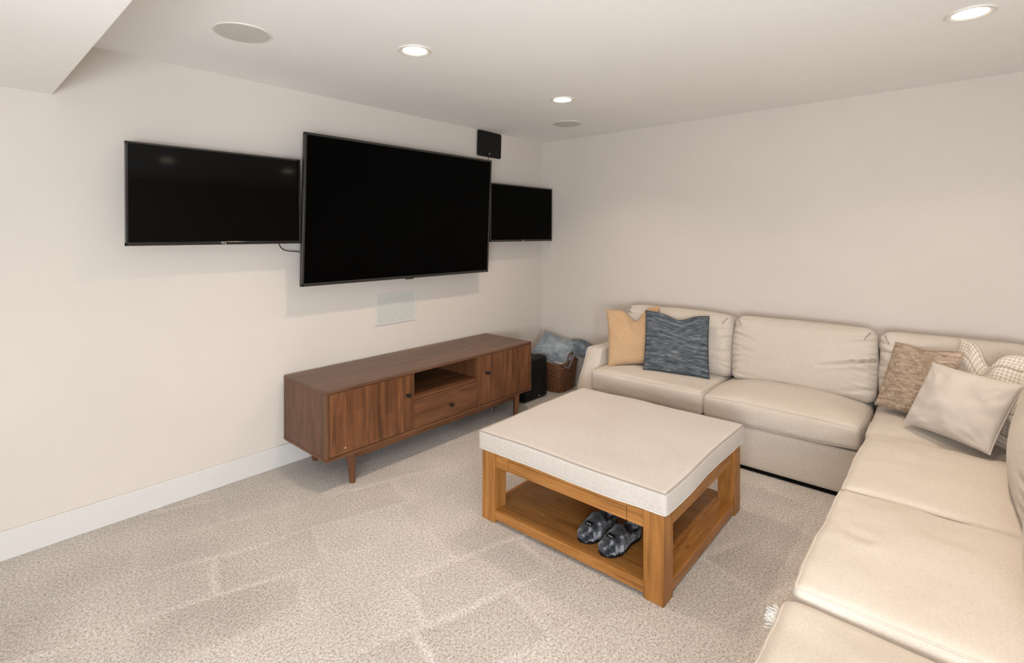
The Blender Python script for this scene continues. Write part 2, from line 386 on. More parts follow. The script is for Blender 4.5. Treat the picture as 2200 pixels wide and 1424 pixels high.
# ---- scatter pillow from three corners (top left, top right, bottom left as seen from the front)
def pillow(name, TL, TR, BL, T, mat, label, group=None, notch=None, pinch=0.07, seed=0.0, n=34, seam=None, wr=0.004, power=0.42):
    TL, TR, BL = Vector(TL), Vector(TR), Vector(BL)
    ex = (TR-TL); w = ex.length; ex.normalize(); ez = TL-BL; ez -= ex*ez.dot(ex); hgt = ez.length; ez.normalize()
    sh = (TL-BL).dot(ex)/hgt
    ey = ez.cross(ex)                       # pointing backwards
    ctr = (TR+BL)/2
    o = thing(name, label, 'pillow', group=group)
    o.matrix_world = Matrix((( ex.x, ey.x, ez.x, ctr.x), (ex.y, ey.y, ez.y, ctr.y), (ex.z, ey.z, ez.z, ctr.z), (0, 0, 0, 1)))
    bm = bmesh.new(); uvl = bm.loops.layers.uv.new('UVMap'); uvs = {}
    def pos(u, v, side):
        x = u*w/2*(1-pinch*(1-v*v)**0.8); z = v*hgt/2*(1-pinch*(1-u*u)**0.8)
        t = T*(max(0, (1-u*u))*max(0, (1-v*v)))**power
        if notch:
            u0, dep, wd = notch; gg = math.exp(-((u-u0)/wd)**2); sv = smooth01(-0.3, 1, v)
            z -= dep*gg*sv; t *= 1-0.45*gg*sv
        fade = min(1, 6*(1-max(abs(u), abs(v))))
        t += fade*(wr*noise.noise(Vector((u*2.2+seed, v*2.2, side)))*2.2+wr*0.5*noise.noise(Vector((u*6, v*6+seed, side*3))))
        for cu in (-1, 1):                  # gathers running out of the corners
            for cv in (-1, 1):
                du, dv = u-cu, v-cv; rr = math.hypot(du, dv); an = math.atan2(dv*-cv, du*-cu)
                t += fade*0.5*wr*math.sin(an*13+seed+cu)*math.exp(-((rr-0.45)/0.28)**2)
        sl = 0.012*math.sin(u*1.7+seed)*math.cos(v*1.3)
        return Vector((x+sh*z, side*t+sl, z))
    G = {}
    for side in (-1, 1):
        for i in range(n+1):
            for j in range(n+1):
                u, v = math.sin((2*i/n-1)*PI/2)*0.6+(2*i/n-1)*0.4, math.sin((2*j/n-1)*PI/2)*0.6+(2*j/n-1)*0.4
                bd = i in (0, n) or j in (0, n)
                if bd and side == 1: G[side, i, j] = G[-1, i, j]; continue
                vt = bm.verts.new(pos(u, v, 0.0001 if bd else side)); G[side, i, j] = vt; uvs[vt] = ((u+1)/2, (v+1)/2)
        for i in range(n):
            for j in range(n):
                q = [G[side, i, j], G[side, i+1, j], G[side, i+1, j+1], G[side, i, j+1]]
                f = bm.faces.new(q if side < 0 else q[::-1])
                for lp in f.loops: lp[uvl].uv = uvs[lp.vert]
    path = [G[-1, i, 0].co.copy() for i in range(n)]+[G[-1, n, j].co.copy() for j in range(n)]+[G[-1, i, n].co.copy() for i in range(n, 0, -1)]+[G[-1, 0, j].co.copy() for j in range(n, 0, -1)]
    obj('cover', bm, mat, o, angle=70)
    obj('seam_edge', tube(path, 0.0028, 6, True), seam or mat, o)
    return o

# ================================================================== the room
T = 0.12
struct('floor', box(SIDE-T, T, REAR-T, T, -0.06, 0.0), 'carpet')
struct('ceiling', box(SIDE-T, T, REAR-T, T, H, H+0.1), 'ceil')
struct('wall_left', box(SIDE-T, T, 0.0, T, 0, H), 'wall')                 # the wall that carries the televisions
struct('wall_right', box(0.0, T, REAR, 0, 0, H), 'wall')                  # the wall behind the sofa
bm = bmesh.new()
add_box(bm, SIDE-T, SIDE, REAR, FILL_WIN2[0], 0, H); add_box(bm, SIDE-T, SIDE, FILL_WIN2[1], 0, 0, H)
add_box(bm, SIDE-T, SIDE, FILL_WIN2[0], FILL_WIN2[1], 0, FILL_WIN2[2]); add_box(bm, SIDE-T, SIDE, FILL_WIN2[0], FILL_WIN2[1], FILL_WIN2[3], H)
struct('wall_side', bm, 'wall')
bm = bmesh.new()
add_box(bm, SIDE-T, FILL_WIN[0], REAR-T, REAR, 0, H); add_box(bm, FILL_WIN[1], T, REAR-T, REAR, 0, H)
add_box(bm, FILL_WIN[0], FILL_WIN[1], REAR-T, REAR, 0, FILL_WIN[2]); add_box(bm, FILL_WIN[0], FILL_WIN[1], REAR-T, REAR, FILL_WIN[3], H)
struct('wall_rear', bm, 'wall')
bm = bmesh.new(); x0, x1, z0, z1 = FILL_WIN
for a in ((x0, x0+.05, z0, z1), (x1-.05, x1, z0, z1), (x0+.05, x1-.05, z0, z0+.05), (x0+.05, x1-.05, z1-.05, z1)):
    add_box(bm, a[0], a[1], REAR-0.07, REAR-0.02, a[2], a[3])
w1 = struct('added_window_1', bm, 'trimw')  # unseen frame, added around the rear fill lamp
struct('added_pane', box(x0+.05, x1-.05, REAR-0.05, REAR-0.045, z0+.05, z1-.05), 'glass', w1)
bm = bmesh.new(); y0, y1, z0, z1 = FILL_WIN2
for a in ((y0, y0+.05, z0, z1), (y1-.05, y1, z0, z1), (y0+.05, y1-.05, z0, z0+.05), (y0+.05, y1-.05, z1-.05, z1)):
    add_box(bm, SIDE-0.07, SIDE-0.02, a[0], a[1], a[2], a[3])
w2 = struct('added_window_2', bm, 'trimw')  # unseen frame, added around the side fill lamp
struct('added_pane', box(SIDE-0.05, SIDE-0.045, y0+.05, y1-.05, z0+.05, z1-.05), 'glass', w2)
struct('ceiling_soffit', box(SIDE, -3.826, REAR, 0, 2.171, H), 'ceil')
def baseboard(name, pts, horizontal):
    bm = bmesh.new(); a, b = pts
    if horizontal: add_box(bm, a, b, -0.014, 0, 0, 0.134, 0.003)
    else: add_box(bm, -0.014, 0, a, b, 0, 0.134, 0.003)
    struct(name, bm, 'trimw')
baseboard('baseboard_left', (SIDE, 0), True); baseboard('baseboard_right', (REAR, -0.014), False)

# ------------------------------------------------------------------ ceiling fittings
def lamp(x, y, label):
    t = thing('recessed_light', label, 'ceiling light', (x, y, H), 0, 'recessed ceiling lights')
    obj('trim_ring', lathe([(0.060, -0.0015), (0.0855, 0.0), (0.0870, -0.003), (0.084, -0.0075), (0.074, -0.0075), (0.062, -0.0035), (0.060, -0.0025)], 48, cap=False), 'lamptrim', t)
    obj('lens', lathe([(0.0615, -0.001), (0.0615, -0.003), (0.050, -0.0038), (0.03, -0.0042), (0.001, -0.0044)], 48), 'lens', t)
    L = bpy.data.lights.new('lamp_glow', 'AREA'); L.shape = 'DISK'; L.size = 0.112; L.energy = LAMP_W; L.color = LAMP_COL; L.spread = math.radians(130)
    lo = bpy.data.objects.new('lamp_glow', L); COL.objects.link(lo); lo.parent = t; lo.location = (0, 0, -0.008)
    return t
lamp(-2.564, -1.185, 'lit recessed light nearest the large television, left of the two front ones')
lamp(-1.274, -1.185, 'small lit recessed light near the room corner, next to the round speaker')
lamp(-1.271, -3.323, 'lit recessed light over the sofa at the upper right')
lamp(-2.564, -3.323, 'lit recessed light above the open carpet, mirrored on the left television')
t = lamp(-4.60, -1.90, 'unseen recessed light added in the low soffit for fill'); t.location.z = 2.171  # extra lamp out of view, added to brighten the left side
def cspk(x, y, label):
    t = thing('ceiling_speaker', label, 'speaker', (x, y, H), 0, 'round ceiling speakers')
    obj('rim', lathe([(0.118, 0.0), (0.126, 0.0), (0.1265, -0.003), (0.1235, -0.005), (0.118, -0.004)], 56, cap=False), 'lamptrim', t)
    obj('grille', lathe([(0.1185, -0.001), (0.1185, -0.004), (0.09, -0.0046), (0.04, -0.005), (0.001, -0.005)], 56), 'grille', t)
cspk(-3.243, -0.763, 'large round ceiling speaker with pale grille beside the soffit')
cspk(-0.599, -0.743, 'round ceiling speaker with grey grille near the room corner')

# ------------------------------------------------------------------ televisions
def television(label, cx, cy, cz, w, h, tilt, yaw, bz, mat_b, mat_s, logo, chin=None):
    """cx,cy,cz: centre of the front face. tilt: top leans into the room"""
    t = thing('television', label, 'television', group='wall mounted televisions')
    R = Matrix.Rotation(yaw, 4, 'Z') @ Matrix.Rotation(tilt, 4, 'X')
    t.matrix_world = Matrix.Translation((cx, cy, cz)) @ R
    ch = chin or bz
    bm = bmesh.new()
    add_box(bm, -w/2, w/2, 0.0, 0.028, h/2-bz, h/2, 0.002); add_box(bm, -w/2, w/2, 0.0, 0.028, -h/2, -h/2+ch, 0.002)
    add_box(bm, -w/2, -w/2+bz, 0.0, 0.028, -h/2, h/2, 0.002); add_box(bm, w/2-bz, w/2, 0.0, 0.028, -h/2, h/2, 0.002)
    obj('bezel', bm, mat_b, t, smooth=False)
    obj('screen', box(-w/2+bz*.6, w/2-bz*.6, 0.004, 0.012, -h/2+ch*.6, h/2-bz*.6), mat_s, t, smooth=False)
    bm = bmesh.new(); add_box(bm, -w/2+.01, w/2-.01, 0.026, 0.04, -h/2+.01, h/2-.01, 0.004); add_box(bm, -w*0.36, w*0.36, 0.038, 0.068, -h*0.42, h*0.1, 0.012)
    obj('rear_housing', bm, 'blackmatte', t)
    if logo:
        me = text_mesh(logo, 0.016); lg = mesh_obj('logo', me, 'logo', t); lg.location = (0, -0.0006, -h/2+ch*0.5); lg.rotation_euler = (PI/2, 0, 0)
        lg['label'] = 'small silver lettering on the lower bezel'
    else:
        obj('logo_tab', box(-0.035, 0.035, 0.002, 0.02, -h/2-0.008, -h/2+0.004, 0.002), mat_b, t)
    br = bmesh.new(); wy = -cy   # wall bracket from the housing back to the wall
    add_box(br, -0.20, 0.20, 0.066, 0.085, -0.16, 0.10, 0.003); add_box(br, -0.03, 0.03, 0.08, max(0.09, wy-0.022), -0.07, 0.05, 0.004)
    add_box(br, -0.12, 0.12, max(0.09, wy-0.024), max(0.1, wy-0.012), -0.16, 0.14, 0.002)
    obj('wall_bracket', br, 'blackmatte', t); return t
# the centre set tilts down; its top edge is closer to the viewer than its bottom edge
television('very large black television in the middle, overlapping the two smaller ones', -1.8215, -0.192, 1.647, 1.694, 0.975, math.radians(2.7), math.radians(0.2), 0.016, 'bezel', 'screen', None, 0.020)
television('smaller glossy black television at the left, reflecting two ceiling lights', -3.121, -0.168, 1.699, 0.900, 0.528, math.radians(-1.45), 0.0, 0.011, 'bezelg', 'screeng', 'TCL', 0.018)
television('smaller black television at the right, reaching into the room corner', -0.511, -0.180, 1.684, 0.902, 0.523, math.radians(0.4), math.radians(0.3), 0.011, 'bezel', 'screen', 'TCL', 0.018)
c = tag(obj('cable', tube(spline([(-2.78, -0.10, 1.47), (-2.77, -0.09, 1.425), (-2.735, -0.07, 1.395), (-2.69, -0.06, 1.385), (-2.62, -0.06, 1.375), (-2.55, -0.06, 1.34), (-2.48, -0.06, 1.30)], 8), 0.0032, 8), 'black'),
        'thin black cable drooping between the left television and the middle one', 'cable')
# antenna
def rrect(w, h, r, n=6):
    pts = []
    for cx, cy, a0 in ((w/2-r, h/2-r, 0), (-w/2+r, h/2-r, 90), (-w/2+r, -h/2+r, 180), (w/2-r, -h/2+r, 270)):
        for k in range(n+1):
            a = math.radians(a0+90*k/n); pts.append((cx+r*math.cos(a), cy+r*math.sin(a)))
    return pts
def slab(pts2, y0, y1):
    bm = bmesh.new(); A = [bm.verts.new((p[0], y0, p[1])) for p in pts2]; B = [bm.verts.new((p[0], y1, p[1])) for p in pts2]; n = len(A)
    bm.faces.new(A[::-1]); bm.faces.new(B)
    for i in range(n): bm.faces.new((A[i], A[(i+1) % n], B[(i+1) % n], B[i]))
    bmesh.ops.recalc_face_normals(bm, faces=bm.faces); return bm
an = thing('antenna', 'flat square black indoor antenna stuck high on the wall near the corner', 'antenna', (-0.800, -0.012, 2.318))
an.rotation_euler = (math.radians(1.5), math.radians(0.5), math.radians(1.0))
obj('panel', slab(rrect(0.318, 0.232, 0.018), -0.004, 0.002), 'blackmatte', an)
obj('amplifier', lathe([(0.017, -0.004), (0.017, -0.010), (0.013, -0.013)], 24, 'Y', (-0.01, 0, -0.085)), 'blackmatte', an)
obj('indicator', lathe([(0.0035, -0.013), (0.0035, -0.0145)], 12, 'Y', (-0.01, 0, -0.085)), 'led', an)
obj('cord', tube(spline([(-0.01, -0.008, -0.095), (-0.014, -0.010, -0.125), (-0.03, -0.008, -0.16), (-0.05, -0.004, -0.24), (-0.06, 0.0, -0.4)], 6), 0.003, 8), 'black', an)
# in-wall speaker
sp = thing('wall_speaker', 'pale rectangular in-wall speaker under the large television', 'speaker', (-1.829, 0, 0.925))
bm = bmesh.new(); w, h_, b = 0.365, 0.229, 0.006
for a in ((-w/2, w/2, h_/2-b, h_/2), (-w/2, w/2, -h_/2, -h_/2+b), (-w/2, -w/2+b, -h_/2+b, h_/2-b), (w/2-b, w/2, -h_/2+b, h_/2-b)): add_box(bm, a[0], a[1], -0.010, 0, a[2], a[3])
obj('frame', bm, 'trimw', sp, smooth=False)
obj('grille', box(-w/2+b, w/2-b, -0.008, -0.001, -h_/2+b, h_/2-b), 'wallgrille', sp, smooth=False)
obj('badge', box(-0.018, 0.012, -0.0095, -0.007, -h_/2+0.018, -h_/2+0.023), 'trimw', sp, smooth=False)

# ------------------------------------------------------------------ media console
CX0, CX1, CF, CB, CZ0, CZ1 = -2.719, -0.868, -0.570, -0.036, 0.181, 0.589
org = ((CX0+CX1)/2, (CF+CB)/2, 0.0)
mc = thing('media_console', 'long low walnut brown media console on tapered legs', 'cabinet', org)
P = lambda name, bm, m, par=mc: obj(name, bm, m, par, org, smooth=False)
b_ = 0.0012
P('top_panel', box(CX0, CX1, CF, CB, CZ1-0.018, CZ1, bev=b_), 'walnut_x')
P('side_panel', box(CX0+.001, CX0+0.019, CF+.001, CB, CZ0+0.019, CZ1-0.0185, bev=b_), 'walnut_s')
P('side_panel', box(CX1-0.019, CX1-.001, CF+.001, CB, CZ0+0.019, CZ1-0.0185, bev=b_), 'walnut_s')
P('bottom_panel', box(CX0, CX1, CF, CB, CZ0, CZ0+0.0185, bev=b_), 'walnut_rail')
P('back_panel', box(CX0+.02, CX1-.02, CB-0.012, CB-0.004, CZ0+.02, CZ1-.02), 'walnut_rail')
P('divider', box(-2.112, -2.092, CF+.001, CB-.013, CZ0+.019, CZ1-.0185, bev=b_), 'walnut_leg')
P('divider', box(-1.499, -1.479, CF+.001, CB-.013, CZ0+.019, CZ1-.0185, bev=b_), 'walnut_leg')
P('shelf', box(-2.091, -1.5, CF+.001, CB-.013, 0.394, 0.412, bev=b_), 'walnut_rail')
def knob(x, z, par):
    P('knob', lathe([(0.0075, CF+.001), (0.0075, CF-.006), (0.0115, CF-.008), (0.0135, CF-.027), (0.0125, CF-.030), (0.004, CF-.0305)], 24, 'Y', (x, 0, z)), 'black', par)
d = P('door', box(CX0+.0215, -2.1155, CF+.0005, CF+.019, CZ0+.022, CZ1-.0215, bev=b_), 'walnut_z'); knob(-2.152, 0.441, d)
d = P('door', box(-1.4755, CX1-.0215, CF+.0005, CF+.019, CZ0+.022, CZ1-.0215, bev=b_), 'walnut_z'); knob(-1.408, 0.436, d)
d = P('drawer', box(-2.0885, -1.5025, CF+.0005, CF+.019, CZ0+.022, 0.3915, bev=b_), 'walnut_rail'); knob(-1.775, 0.285, d)
P('drawer_box', box(-2.085, -1.506, CF+.02, CB-.06, CZ0+.03, 0.37), 'walnut_leg', d)
def cleg(x, y, dx, dy):
    bm = bmesh.new(); n = 16
    rings = []
    for r, z, k in ((0.017, 0.0, 1.0), (0.019, 0.02, 0.85), (0.026, 0.17, 0.0), (0.026, CZ0, 0.0)):
        rings.append([bm.verts.new((x+dx*k*0.012+r*math.cos(2*PI*i/n), y+dy*k*0.008+r*math.sin(2*PI*i/n), z)) for i in range(n)])
    for A, B in zip(rings, rings[1:]):
        for i in range(n): bm.faces.new((A[i], A[(i+1) % n], B[(i+1) % n], B[i]))
    bm.faces.new(rings[0][::-1]); bm.faces.new(rings[-1]); obj('leg', bm, 'walnut_leg', mc, org)
for x, dx in ((-2.543, 0.9), (-1.030, -0.9)):
    for y, dy in ((-0.542, 0), (-0.085, 0)): cleg(x, y, dx, dy)
P('apron_rail', box(-2.525, -1.048, -0.536, -0.516, 0.138, CZ0, bev=b_), 'walnut_rail')
P('apron_rail', box(-2.525, -1.048, -0.095, -0.075, 0.140, CZ0, bev=b_), 'walnut_rail')
obj('support_leg', lathe([(0.017, 0.0), (0.017, 0.012), (0.008, 0.014), (0.008, 0.06), (0.018, 0.062), (0.018, CZ0)], 20, 'Z', (-1.10, -0.33, 0)), 'steel', mc, org)

# ------------------------------------------------------------------ subwoofer
sw = thing('subwoofer', 'black box subwoofer on the carpet beside the console', 'speaker', (-0.61, -0.235, 0))
obj('body', box(-0.158, 0.158, -0.160, 0.170, 0.012, 0.362, bev=0.003), 'blackmatte', sw)
obj('front_grille', box(-0.156, 0.156, -0.178, -0.162, 0.014, 0.36, bev=0.004), 'blackmatte', sw)
obj('logo', box(0.028, 0.052, -0.1795, -0.1778, 0.028, 0.033), 'logo', sw, label='tiny silver logo on the front')
for a in (-.12, .12):
    for b in (-.14, .13): obj('foot', lathe([(0.016, 0), (0.018, 0.012)], 16, 'Z', (a, b, 0)), 'blackmatte', sw)

# ------------------------------------------------------------------ ottoman coffee table
tb = thing('coffee_table', 'square pine coffee table with an oatmeal upholstered top and low shelf', 'table', (-1.795, -1.893, 0), math.radians(0.7))
hx, hy, lw = 0.484, 0.505, 0.090
def TP(name, bm, m, par=tb): return obj(name, bm, m, par, smooth=False)
for sx in (-1, 1):
    for sy in (-1, 1):
        a, b = sorted((sx*hx, sx*(hx-lw))); c, d = sorted((sy*hy, sy*(hy-lw)))
        TP('leg', box(a, b, c, d, 0.0, 0.366, bev=0.003), 'pine_z')
ix, iy = hx-lw, hy-lw
for sx in (-1, 1):
    a, b = sorted((sx*(hx-.012), sx*(hx-.034)))
    if sx < 0:
        TP('apron', box(a, b, iy-0.080, iy+.001, 0.284, 0.356, bev=.0015), 'pine_y'); TP('apron', box(a, b, -iy-.001, -iy+0.080, 0.284, 0.356, bev=.0015), 'pine_y')
        TP('apron', box(a, b, -iy+0.081, iy-0.081, 0.341, 0.356, bev=.0015), 'pine_y')
        dr = TP('drawer', box(a, b, -iy+0.0825, iy-0.0825, 0.285, 0.3390, bev=.0015), 'pine_y')
    else: TP('apron', box(a, b, -iy-.001, iy+.001, 0.284, 0.356, bev=.0015), 'pine_y')
    a, b = sorted((sx*(hx-.004), sx*(hx-.086))); TP('shelf_edge', box(a, b, -iy-.001, iy+.001, 0.018, 0.064, bev=.003), 'pine_y')
for sy in (-1, 1):
    a, b = sorted((sy*(hy-.012), sy*(hy-.034))); TP('apron', box(-ix-.001, ix+.001, a, b, 0.284, 0.356, bev=.0015), 'pine_x')
    a, b = sorted((sy*(hy-.004), sy*(hy-.086))); TP('shelf_edge', box(-ix-.001, ix+.001, a, b, 0.018, 0.064, bev=.003), 'pine_x')
npl = 6
for i in range(npl):
    a = -ix-.004+(2*ix+.008)*i/npl; TP('plank', box(a+.0006, a+(2*ix+.008)/npl-.0006, -hy+.087, hy-.087, 0.030, 0.0625, bev=.001), 'pine_y')
TP('top_board', box(-hx+.04, hx-.04, -hy+.04, hy-.04, 0.352, 0.365), 'pine_y')
def tbl_fn(q, nrm, k):
    q = q.copy(); q.x += 0.004*math.sin(q.y*9)*abs(k[0])**3; q.y += 0.004*math.sin(q.x*8+1)*abs(k[1])**3; return q
C_ = Cushion(2*hx+.026, 2*hy+.024, 0.096, 0.014, 0.014, 0.0, 0.003, 0.003, tbl_fn, 40, 3.0, 0.0015)
cu = obj('cushion', C_.mesh(), 'oat', tb, angle=60); cu.location = (0, 0, 0.367+0.048)
obj('piping', tube(C_.rim(2, 1, 40), 0.0035, 8, True), 'oat_pipe', cu); obj('piping', tube(C_.rim(2, -1, 40), 0.0035, 8, True), 'linen_pipe', cu)

# ------------------------------------------------------------------ slippers
def slipper(loc, rotz, label):
    t = thing('slipper', label, 'slipper', loc, rotz, 'pair of furry slippers')
    L = 0.275
    def hw(s): return (0.052*math.sqrt(max(0, 1-((0.28-s)/0.28)**2)) if s < 0.28 else 0.052-0.014*smooth01(0.28, 0.6, s) if s < 0.7 else (0.038+0.002*smooth01(.7, .8, s))*math.sqrt(max(0, 1-((s-0.72)/0.2801)**2)) if s > 0.72 else 0.038)
    bm = bmesh.new(); n = 30; ls, us = [], []
    pts = [(L*(i/n), hw(i/n)+0.004) for i in range(n+1)]
    out = [(x-0.004 if i == 0 else x, y) for i, (x, y) in enumerate(pts)]+[(x, -y) for x, y in reversed(pts)]
    A = [bm.verts.new((x, y, 0.0)) for x, y in out]; B = [bm.verts.new((x, y, 0.014)) for x, y in out]
    bm.faces.new(A[::-1]); bm.faces.new(B)
    for i in range(len(A)): bm.faces.new((A[i], A[(i+1) % len(A)], B[(i+1) % len(A)], B[i]))
    bmesh.ops.recalc_face_normals(bm, faces=bm.faces); obj('sole', bm, 'blackmatte', t)
    bm = bmesh.new(); m = 26; ns = 46; G = []
    for i in range(ns+1):
        s = i/ns; w = hw(s)+0.003; hh = 0.030+0.036*smooth01(0.0, 0.42, s)+0.016*math.exp(-((s-0.47)/0.07)**2)+0.02*smooth01(0.7, 1, s)
        hh *= math.sqrt(max(0.02, min(1, 10*s)))*math.sqrt(max(0.02, min(1, (1-s)*12)))
        row = []
        for j in range(m+1):
            a = PI*j/m; y = w*math.cos(a); z = hh*(abs(math.sin(a))**0.72)
            dip = smooth01(0.50, 0.56, s)*(1-smooth01(0.86, 0.93, s))*smooth01(0.45, 0.9, math.sin(a)); z -= dip*(hh-0.022)
            p = Vector((L*s, y, 0.010+z)); p += Vector((0, math.cos(a), math.sin(a)))*0.0045*noise.noise(p*120)+Vector((0, 0, 0.004*noise.noise(p*45)))
            row.append(bm.verts.new(p))
        G.append(row)
    for i in range(ns):
        for j in range(m): bm.faces.new((G[i][j], G[i+1][j], G[i+1][j+1], G[i][j+1]))
    bmesh.ops.recalc_face_normals(bm, faces=bm.faces); obj('upper', bm, 'slipper', t, angle=180)
    # tuft of fur on the upper, real short strands
    bm = bmesh.new()
    for q in range(900):
        i = random.randint(1, ns-1); j = random.randint(1, m-1); s = i/ns; w = hw(s)+0.003
        a = PI*j/m; hh = (0.030+0.036*smooth01(0, 0.42, s)+0.016*math.exp(-((s-0.47)/0.07)**2)+0.02*smooth01(0.7, 1, s))*math.sqrt(min(1, 10*s))*math.sqrt(max(0.02, min(1, (1-s)*12)))
        dip = smooth01(0.50, 0.56, s)*(1-smooth01(0.86, 0.93, s))*smooth01(0.45, 0.9, math.sin(a)); z = hh*abs(math.sin(a))**0.72; z -= dip*(hh-0.022)
        p = Vector((L*s, w*math.cos(a), 0.009+z)); d = Vector((random.gauss(-.5, .5), math.cos(a)+random.gauss(0, .5), math.sin(a)*0.8+random.gauss(0, .4))).normalized()*random.uniform(0.004, 0.009)
        o = d.orthogonal().normalized()*0.0007
        bm.faces.new((bm.verts.new(p+o), bm.verts.new(p-o), bm.verts.new(p+d)))
    f = obj('fur_tuft', bm, 'slipper', t); f['kind'] = 'stuff'
    lb = obj('label_patch', box(-0.012, 0.012, -0.019, 0.019, -0.001, 0.0012, bev=.0005), 'blackmatte', t, label='small black woven label with silver script')
    lb.location = (0.062, 0.0, 0.064); lb.rotation_euler = (0, math.radians(-16), 0)
    sq = [(-0.004+0.004*math.sin(k*1.9), 0.013-0.0013*k, 0.0016) for k in range(21)]
    obj('script_mark', tube(spline(sq, 3), 0.0004, 4), 'logo', lb)
slipper((-2.235, -2.098, 0.064), math.radians(-7), 'black and white furry slipper nearer the front leg, on the table shelf')
slipper((-2.215, -1.972, 0.064), math.radians(-3), 'black and white furry slipper further from the front leg, on the table shelf')

# ------------------------------------------------------------------ sectional sofa
so = (-0.45, -2.95, 0.0)
sf = thing('sectional_sofa', 'L shaped cream linen sectional sofa along the wall and right side', 'sofa', so)
def SP(name, bm, m='linen', par=sf, **k): return obj(name, bm, m, par, so, **k)
FX = -0.805      # front of the wall section
FY = -2.945      # front of the right section
YB = -3.80       # back of the right section
XE = -3.35       # near end of the right section
def basebox(x0, x1, y0, y1, z0, z1, r=0.02):
    c = Cushion(x1-x0, y1-y0, z1-z0, r, 0.0, 0.0, 0.004, 0.004, None, 14, x0, 0.0015); bm = c.mesh()
    bmesh.ops.translate(bm, verts=bm.verts, vec=((x0+x1)/2, (y0+y1)/2, (z0+z1)/2)); return bm
SP('base', basebox(FX, -0.02, -2.98, -1.10, 0.022, 0.285)); SP('base', basebox(XE, -0.02, YB, FY, 0.022, 0.285))
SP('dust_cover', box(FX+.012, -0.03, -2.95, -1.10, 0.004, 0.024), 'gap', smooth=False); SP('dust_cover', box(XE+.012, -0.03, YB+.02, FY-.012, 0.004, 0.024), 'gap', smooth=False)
for x in (FX+.06, -0.08):
    for y in (-1.16, -2.90): SP('foot', lathe([(0.022, 0), (0.026, 0.012)], 12, 'Z', (x, y, 0)), 'gap')
for x in (-1.6, -3.28):
    for y in (FY-.06, YB+.06): SP('foot', lathe([(0.022, 0), (0.026, 0.012)], 12, 'Z', (x, y, 0)), 'gap')
SP('back_frame', basebox(-0.135, -0.02, YB, -1.02, 0.20, 0.765, 0.03)); SP('back_frame', basebox(XE, -0.13, YB, YB+.12, 0.20, 0.765, 0.03))
# scooped arm
arm_prof = [(-0.03, 0.02), (FX-.005, 0.02), (FX-.005, 0.20), (-0.800, 0.28), (-0.765, 0.36), (-0.720, 0.435), (-0.690, 0.50), (-0.672, 0.545), (-0.650, 0.570), (-0.610, 0.578), (-0.45, 0.572), (-0.25, 0.580), (-0.03, 0.60)]
AY0, AY1 = -1.125, -0.985
bm = bmesh.new(); ap = [Vector((p[0], 0, p[1])) for p in arm_prof]
cross = [(0.0, 1.0), (0.06, 0.45), (0.2, 0.12), (0.5, 0.0), (0.8, 0.12), (0.94, 0.45), (1.0, 1.0)]   # rounding across the arm
cen = Vector((-0.35, 0, 0.25)); rows = []
for f, inset in cross:
    y = AY0+(AY1-AY0)*f; rows.append([bm.verts.new(Vector((p.x, y, p.z))+((cen-p).normalized()*0.022*inset if p.z > 0.1 else Vector((0, 0, 0)))) for p in ap])
for A, B in zip(rows, rows[1:]):
    for i in range(len(ap)): bm.faces.new((A[i], A[(i+1) % len(ap)], B[(i+1) % len(ap)], B[i]))
bm.faces.new(rows[0]); bm.faces.new(rows[-1][::-1]); bmesh.ops.recalc_face_normals(bm, faces=bm.faces)
bmesh.ops.subdivide_edges(bm, edges=bm.edges, cuts=1, use_grid_fill=True)
armo = SP('arm', bm, angle=55)
pp = spline([p+(cen-p).normalized()*0.020+Vector((0, AY1+.001, 0)) for p in ap[1:]], 4)
SP('piping', tube(pp, 0.0045, 8), 'linen_pipe', armo)
# seat cushions
def seat(cx, cy, sx, sy, z0=0.287, h=0.150, top=0.045, fx=0.012, fy=0.012, fn=None, seed=0.0, tilt=(0, 0), r=0.030, name='seat_cushion'):
    c = Cushion(sx, sy, h, r, top, 0.0, fx, fy, fn, 40, seed, 0.0045); bm = c.mesh()
    o = obj(name, bm, 'linen', sf, angle=70); o.location = (cx-so[0], cy-so[1], z0+h/2); o.rotation_euler = (tilt[0], tilt[1], 0)
    obj('piping', tube(c.rim(2, 1, 30), 0.0032, 6, True), 'linen', o); obj('piping', tube(c.rim(2, -1, 30), 0.0032, 6, True), 'linen', o)
    return o
seat(-0.515, -1.560, 0.62, 0.865, fn=None, seed=1.0, h=0.155, top=0.035)
seat(-0.515, -2.435, 0.62, 0.870, fn=creases([(-0.9, -0.4, 0.2, -0.35, 0.006, 0.06), (-0.9, 0.3, 0.0, 0.45, 0.005, 0.07)], 0, 1, 2, 1), seed=2.0, h=0.140, top=0.070)
seat(-0.540, -3.245, 0.775, 0.68, seed=3.0, h=0.150, top=0.035)
seat(-1.325, -3.235, 0.790, 0.64, seed=4.0, h=0.160, top=0.030)
seat(-2.118, -3.235, 0.790, 0.64, fn=creases([(-0.05, 0.55, 0.05, 0.78, 0.010, 0.05), (0.55, 0.98, 0.5, 0.8, 0.005, 0.03), (0.2, 0.98, 0.2, 0.8, 0.005, 0.03)], 0, 1, 2, 1), seed=5.0, h=0.165, top=0.025)
e = seat(-2.930, -3.230, 0.810, 0.655, seed=6.0, h=0.140, top=0.040, z0=0.287, r=0.045, name='seat_cushion')
bm = bmesh.new()                      # frayed corner threads of the end cushion
for k in range(110):
    a = k/110; p = Vector((-2.572-0.085*a, -2.909+0.006*math.sin(a*PI), 0.398+0.012*math.sin(a*PI)))
    q = p+Vector((random.gauss(0, .006), random.uniform(.014, .028), random.gauss(0.002, .005))); add_tube(bm, [p, (p+q)/2+Vector((0, 0, .002)), q], 0.0018, 4)
f = SP('frayed_edge', bm, 'fringe', e, label='frayed white threads at the cushion corner'); f.location = -e.location; f['kind'] = 'stuff'
